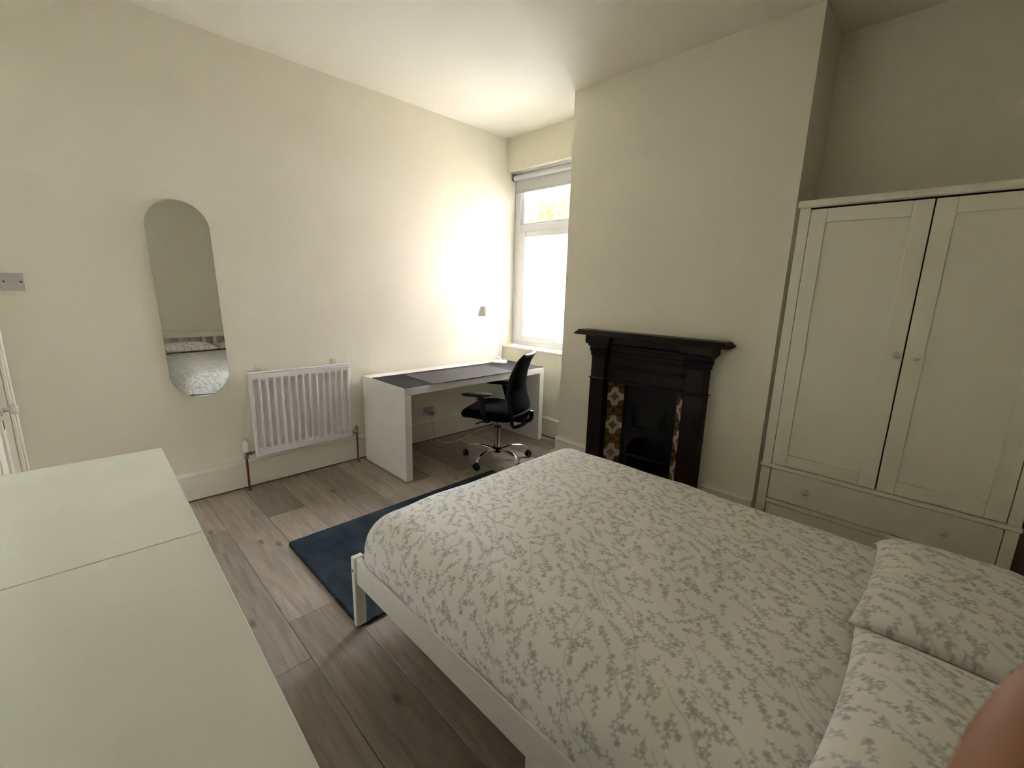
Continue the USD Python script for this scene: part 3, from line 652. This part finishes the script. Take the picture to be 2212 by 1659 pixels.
# ================================================================== RUG
rx0, rx1, ry0, ry1 = .964, 1.846, -2.60, -1.02
rug = thing('rug', 'dark navy blue shaggy rug on the floor at the foot of the bed', 'rug', (0, 0, 0))
obj('backing', ext(sbox(rx0+.006, ry0+.006, rx1-.006, ry1-.006).buffer(-.03).buffer(.03), .0004, .003, 'z'), 'rug_back', rug)
def rugf(u, v):
    x = rx0+(rx1-rx0)*u; y = ry0+(ry1-ry0)*v
    r = .035; cx = np.clip(x, rx0+r, rx1-r); cy = np.clip(y, ry0+r, ry1-r); d = np.hypot(x-cx, y-cy); k = np.where(d > 1e-9, np.maximum(np.abs(x-cx), np.abs(y-cy))/np.maximum(d, 1e-9), 1)
    x = cx+(x-cx)*k; y = cy+(y-cy)*k
    ed = np.minimum(np.minimum(x-rx0, rx1-x), np.minimum(y-ry0, ry1-y))
    hgt = .0145*np.sqrt(np.clip(1-(1-np.clip(ed/.010, 0, 1))**2, 0, 1))
    P = np.stack([x, y, 0*x], -1)
    hgt = hgt*(1+.22*(meshkit.noise(P*140.)-.5)+.16*(meshkit.noise(P*22., 3)-.5))
    jig = .0035*(meshkit.noise(P*90., 5)-.5)*(ed < .012)
    return np.stack([x+jig, y+jig, .002+hgt], -1)
obj('pile', grid(rugf, 230, 410), 'rug_pile', rug, smooth=True)

# ================================================================== BED
BX0, BX1, BY0, BY1 = 1.820, 3.895, -2.614, -1.180
bed = thing('bed', 'white wooden double bed frame with a slatted headboard', 'bed', (0, 0, 0))
for y0, y1 in ((BY0, BY0+.046), (BY1-.046, BY1)):
    lg = obj('foot_post', rb(BX0, BX0+.027, y0, y1, .0165, .346, .004), 'bed_paint', bed)
    if y0 == BY0: obj('bolt_hole', lathe([(.005, 0), (.005, -.0015), (0, -.0015)], 12, (BX0+.014, BY0-.0002, .285), 'y'), 'timber_and_gap_shade', lg)
obj('foot_rail', cb(BX0+.003, BX0+.024, BY0+.046, BY1-.046, .215, .335, .003), 'bed_paint', bed)
for y0 in (BY0+.010, BY1-.034):
    obj('side_rail', cb(BX0+.028, BX1-.034, y0, y0+.024, .222, .342, .003), 'bed_paint', bed)
    obj('mid_leg', cb(2.822, 2.872, y0, y0+.046 if y0 < -2 else y0+.024, 0, .221, .003), 'bed_paint', bed)
HXa, HXb = 3.862, 3.895
for y0, y1 in ((BY0, BY0+.060), (BY1-.060, BY1)):
    obj('head_post', rb(HXa, HXb, y0, y1, 0, .815, .004), 'bed_paint', bed)
obj('head_top_rail', rb(HXa+.003, HXb-.003, BY0+.060, BY1-.060, .715, .790, .006), 'bed_paint', bed)
obj('head_low_rail', cb(HXa+.003, HXb-.003, BY0+.060, BY1-.060, .335, .425, .003), 'bed_paint', bed)
ns = 9; gap = (BY1-BY0-.12)/(ns+1)
for k in range(ns):
    yc = BY0+.06+gap*(k+1)
    obj('head_slat', cb(HXa+.003, HXb-.006, yc-.0225, yc+.0225, .425, .715, .002), 'bed_paint', bed)
for k in range(14):
    x = BX0+.12+k*.138
    obj('base_slat', cb(x, x+.06, BY0+.036, BY1-.036, .262, .280, .002), 'bed_paint', bed)
tag(obj('mattress', rb(1.905, 3.855, BY0+.085, BY1-.085, .282, .465, .06), 'mattress_cloth', smooth=40), 'plain mattress under the patterned duvet', 'mattress')

# ------------------------------------------------ vine print, drawn into a repeating tile of the cloth
TS, TN = .56, 700
print_tile = np.zeros((TN, TN), np.float32)
def stamp(cx, cy, ax, ay, ang, val):
    r = max(ax, ay)*1.3+.002; px = TN/TS
    i0, i1, j0, j1 = int((cx-r)*px), int((cx+r)*px)+1, int((cy-r)*px), int((cy+r)*px)+1
    ii = np.arange(i0, i1); jj = np.arange(j0, j1)
    X, Y = np.meshgrid(ii/px-cx, jj/px-cy, indexing='ij')
    c, s = math.cos(ang), math.sin(ang)
    d = ((X*c+Y*s)/ax)**2+((-X*s+Y*c)/ay)**2
    w = np.clip((1.3-d)/.6, 0, 1)*val
    idx = np.ix_(ii % TN, jj % TN)
    print_tile[idx] = np.maximum(print_tile[idx], w)
rv = random.Random(11)
def leaf(x, y, a, L, val): stamp(x+math.cos(a)*L*.55, y+math.sin(a)*L*.55, L*.5, L*.25, a, val)
def flower(x, y, r):
    o = rv.uniform(0, 6.28)
    for p in range(5): stamp(x+math.cos(o+p*1.2566)*r*.6, y+math.sin(o+p*1.2566)*r*.6, r*.48, r*.40, o+p*1.2566, rv.uniform(.6, .85))
    stamp(x, y, r*.35, r*.35, 0, .95)
for q in range(18):                                           # long thin stems wandering over the cloth
    x, y = rv.uniform(0, TS), rv.uniform(0, TS); a = rv.choice((-.8, -.6, 2.3))+rv.uniform(-.3, .3); curl = rv.choice((-1, 1))*rv.uniform(5, 12)
    for k in range(int(rv.uniform(.12, .24)/.0015)):
        stamp(x, y, .0019, .0019, 0, .40)
        x += math.cos(a)*.0015; y += math.sin(a)*.0015; a += curl*.0015+rv.uniform(-.05, .05)
        if k % 30 == 15: curl = -curl
cells = 14
for ci in range(cells):
    for cj in range(cells):
        x = (ci+.2+(.5 if cj % 2 else 0)+rv.uniform(-.34, .34))*TS/cells; y = (cj+.2+rv.uniform(-.34, .34))*TS/cells
        a = rv.choice([-.75, -.75, .4, 2.4, -1.3])+rv.uniform(-.35, .35); curl = rv.choice((-1, 1))*rv.uniform(8, 22); L = rv.uniform(.026, .050)
        if rv.random() < .40: flower(x, y, rv.uniform(.0070, .0098))
        n = int(L/.0015)
        for k in range(n):
            stamp(x, y, .0019, .0019, 0, .55)
            x += math.cos(a)*.0015; y += math.sin(a)*.0015; a += curl*.0015+rv.uniform(-.06, .06)
            if k % 5 == 2:
                s = 1 if (k//5) % 2 else -1
                leaf(x, y, a+s*rv.uniform(.6, 1.2), rv.uniform(.0085, .0125), rv.uniform(.5, .85))
        leaf(x, y, a, .010, .6)
def cloth_print(uv):
    p = (np.asarray(uv)/TS*TN) % TN; i = np.floor(p).astype(int); f = p-i; j = (i+1) % TN; i = i % TN
    T = print_tile; fx, fy = f[..., 0], f[..., 1]
    return (T[i[..., 0], i[..., 1]]*(1-fx)+T[j[..., 0], i[..., 1]]*fx)*(1-fy)+(T[i[..., 0], j[..., 1]]*(1-fx)+T[j[..., 0], j[..., 1]]*fx)*fy

# ------------------------------------------------ duvet: one cloth surface bent over the edges of the mattress
def make_duvet():
    xc, yc = (1.826+3.80)/2, (-2.598-1.196)/2
    ax, ay = (3.80-1.826)/2, (2.598-1.196)/2
    Rr, drop, ztop = .170, .200, .545
    tt = np.linspace(0, np.pi/2, 400); n = 2.35
    pr = Rr*np.sin(tt)**(2/n); pz = drop*(1-np.cos(tt)**(2/n))
    arc = np.r_[0, np.cumsum(np.hypot(np.diff(pr), np.diff(pz)))]
    La = arc[-1]
    a, b = ax-Rr, ay-Rr
    st = .0031
    s = np.linspace(-(a+La), a+La, int(2*(a+La)/st)); t = np.linspace(-(b+La), b+La, int(2*(b+La)/st))
    Sg, Tg = np.meshgrid(s, t, indexing='ij')
    bx, by = np.clip(Sg, -a, a), np.clip(Tg, -b, b); dx, dy = Sg-bx, Tg-by
    mx = np.maximum(np.abs(dx), np.abs(dy)); hs = np.maximum((np.abs(dx)**3.4+np.abs(dy)**3.4)**(1/3.4), 1e-9)
    ux, uy = dx/hs, dy/hs
    r = np.interp(mx, arc, pr); zdrop = np.interp(mx, arc, pz)
    x = bx+ux*r; y = by+uy*r
    crown = .040*(1-np.clip(np.abs(x/ax), 0, 1)**2.5)*(1-np.clip(np.abs(y/ay), 0, 1)**2.2)
    P = np.stack([bx+ux*mx, by+uy*mx, 0*x], -1)
    wr_ = .020*(meshkit.fbm(P*3.0+5, 3)-.5)+.006*(meshkit.noise(P*np.array([4., 9., 1.])+9, 2)-.5)
    fall = np.clip(mx/La, 0, 1)
    bulge = .016*np.sin(np.pi*np.clip(fall, 0, 1))*(meshkit.noise(P*5.5, 4)-.35)
    z = ztop+crown-zdrop+wr_*(1-.6*fall)
    z = z+np.where(fall > .9, .012*(meshkit.noise(P*6., 8)-.5), 0)*(fall-.9)*10
    x = x+ux*bulge; y = y+uy*bulge
    V = np.stack([x+xc, y+yc, z], -1).reshape(-1, 3)
    nu, nv = Sg.shape
    i, j = np.meshgrid(np.arange(nu-1), np.arange(nv-1), indexing='ij')
    A = (i*nv+j).ravel(); Bq = A+nv
    Fc = np.vstack([np.c_[A, Bq, Bq+1], np.c_[A, Bq+1, A+1]])
    pr_ = cloth_print(P[..., :2]+50).ravel()
    return trimesh.Trimesh(V, Fc, process=False), pr_
dm, dp = make_duvet()
tag(obj('duvet', dm, 'vine_cotton', smooth=True, print_=dp), 'white duvet printed with small grey flowering vines on the bed', 'duvet')

def make_pillow(cx, cy, hx, hy, base, h, seed, rz, droop=0.):
    def f(top):
        nu, nv = int(2*hx/.0036), int(2*hy/.0036)
        u, v = np.meshgrid(np.linspace(-1, 1, nu), np.linspace(-1, 1, nv), indexing='ij')
        x = hx*u*(1-.09*(1-np.abs(v)**2.0)*np.abs(u)**6); y = hy*v*(1-.06*(1-np.abs(u)**2.0)*np.abs(v)**6)
        k = np.clip((1-np.abs(u)**2.6)*(1-np.abs(v)**3.0), 0, 1)**.55
        P = np.stack([x, y, 0*x+seed*3.1], -1)
        zt = h*.70*k*(1+.35*(meshkit.fbm(P*5., 3, seed)-.5))+.010*(meshkit.noise(P*14., seed)-.5)*k
        zb = -h*.30*k
        return np.stack([x, y, zt if top else zb], -1), nu, nv, P
    out = []
    for top in (True, False):
        V, nu, nv, P = f(top)
        i, j = np.meshgrid(np.arange(nu-1), np.arange(nv-1), indexing='ij'); A = (i*nv+j).ravel(); B = A+nv
        Fc = np.vstack([np.c_[A, B, B+1], np.c_[A, B+1, A+1]])
        out.append((V.reshape(-1, 3), Fc if top else Fc[:, ::-1], cloth_print(P[..., :2]+seed*.171+7).ravel()))
    V = np.vstack([out[0][0], out[1][0]]); Fc = np.vstack([out[0][1], out[1][1]+len(out[0][0])]); pr_ = np.r_[out[0][2], out[1][2]]
    c, s = math.cos(rz), math.sin(rz)
    V = np.c_[V[:, 0]*c-V[:, 1]*s+cx, V[:, 0]*s+V[:, 1]*c+cy, V[:, 2]]
    V[:, 2] += base+h*.30-.03*(V[:, 0]-cx)-droop*np.clip(V[:, 1]+1.50, 0, 1)**2
    return trimesh.Trimesh(V, Fc, process=False), pr_
pm, pp = make_pillow(3.620, -1.562, .250, .372, .560, .116, 1, .02, 1.0)
tag(obj('pillow', pm, 'vine_cotton', smooth=True, print_=pp), 'grey vine printed pillow on the wardrobe side of the bed', 'pillow')
pm, pp = make_pillow(3.632, -2.312, .250, .360, .560, .126, 2, -.03)
tag(obj('pillow', pm, 'vine_cotton', smooth=True, print_=pp), 'grey vine printed pillow on the near side of the bed', 'pillow')

# ================================================================== CHESTS OF DRAWERS (foreground left)
def chest(x0, x1, y0, y1, lab, lab2):
    c = thing('chest_of_drawers', lab, 'chest of drawers', (0, 0, 0))
    obj('carcass', cat(cb(x0+.004, x0+.024, y0, y1-.022, 0, .768, .001), cb(x1-.024, x1-.004, y0, y1-.022, 0, .768, .001), cb(x0+.024, x1-.024, y0, y0+.01, .02, .768, 0), cb(x0+.024, x1-.024, y0+.01, y1-.03, .03, .045, 0), cb(x0+.004, x1-.004, y0, y1-.002, .7685, .774, .001)), 'white_foil', c)
    for k in range(3):
        d = obj('drawer', cb(x0+.006, x1-.006, y1-.021, y1-.003, .03+k*.246, .268+k*.246, .0015), 'white_foil', c)
        obj('drawer_box', cb(x0+.03, x1-.03, y0+.02, y1-.022, .05+k*.246, .20+k*.246, 0), 'white_foil', d)
    gt = cb(x0+.0006, x1-.0006, y0, y1, .7745, .7800, .0018)
    obj('glass_top', gt, 'glass_top', c, label='pale green white glass top')
    return c
c1 = chest(0, .862, -.445, 0, 'white chest of drawers with a pale glass top by the door', '')
c2 = chest(.8635, 1.7255, -.445, 0, 'white chest of drawers with a pale glass top nearest the camera', '')
for c in (c1, c2):
    xf = UsdGeom.Xformable(c); xf.ClearXformOpOrder()
    xf.AddTransformOp().Set(Gf.Matrix4d().SetRotate(Gf.Rotation(Gf.Vec3d(0, 0, 1), -1.2)) * Gf.Matrix4d().SetTranslate(Gf.Vec3d(1.214, -3.118, 0)))

# ================================================================== HAND at the phone (blurred finger in the lower right corner)
def hand():
    K = lambda x, y, z: R_*x+D_*y+F_*z
    ex, ey = np.array([.745, .667]), np.array([-.667, .745])
    bones = []
    def chain(pts, rad):
        for (p, q), (a, b) in zip(zip(pts[:-1], pts[1:]), zip(rad[:-1], rad[1:])):
            bones.append((p, q, a, b))
    kn = []
    for k, (ln, bend) in enumerate(((1.0, 0.), (1.1, .003), (1.02, .004), (.82, .006))):
        o = ex*.0205*k
        def pt(al, z): v = np.array([.0532, .0386])+o+ey*al; return np.array([v[0], v[1], z])
        c = [pt(-.088, -.004), pt(-.045*1., .030-bend), pt(-.003+.006*(ln-1)*10*.1, .0405-bend), pt(.022*ln, .038-bend)]
        kn.append(c[0]); chain(c, [.0108, .0098, .0088, .0072])
    wrist = np.array([.185, -.050, -.055])
    for p in kn: chain([p, wrist], [.0125, .020])
    chain([kn[0], kn[3]], [.0125, .0125])
    chain([wrist, np.array([.31, .05, -.22])], [.026, .036])
    th = [wrist*.55+kn[0]*.45+np.array([0, 0, -.02]), np.array([.105, -.045, -.048]), np.array([.075, -.018, -.047]), np.array([.055, .006, -.040])]
    chain(th, [.016, .0125, .0105, .0085])
    tot = m3.Manifold()
    for p, q, a, b in bones:
        s = lambda c, r: m3.Manifold.sphere(float(r), 20).translate([float(v) for v in c])
        tot = tot + m3.Manifold.batch_hull([s(p, a), s(q, b)])
    tot = tot.refine_to_length(.0035)
    mm = tot.to_mesh(); m = trimesh.Trimesh(mm.vert_properties[:, :3], mm.tri_verts, process=True)
    trimesh.smoothing.filter_taubin(m, iterations=12)
    V = np.array([K(*v) for v in m.vertices])
    m = trimesh.Trimesh(V, m.faces, process=False); m.fix_normals()
    return m
hd3 = thing('hand', 'blurred fingertip of a hand in the lower right corner', 'hand', tuple(C_))
obj('skin', hand(), 'skin', hd3, smooth=True)
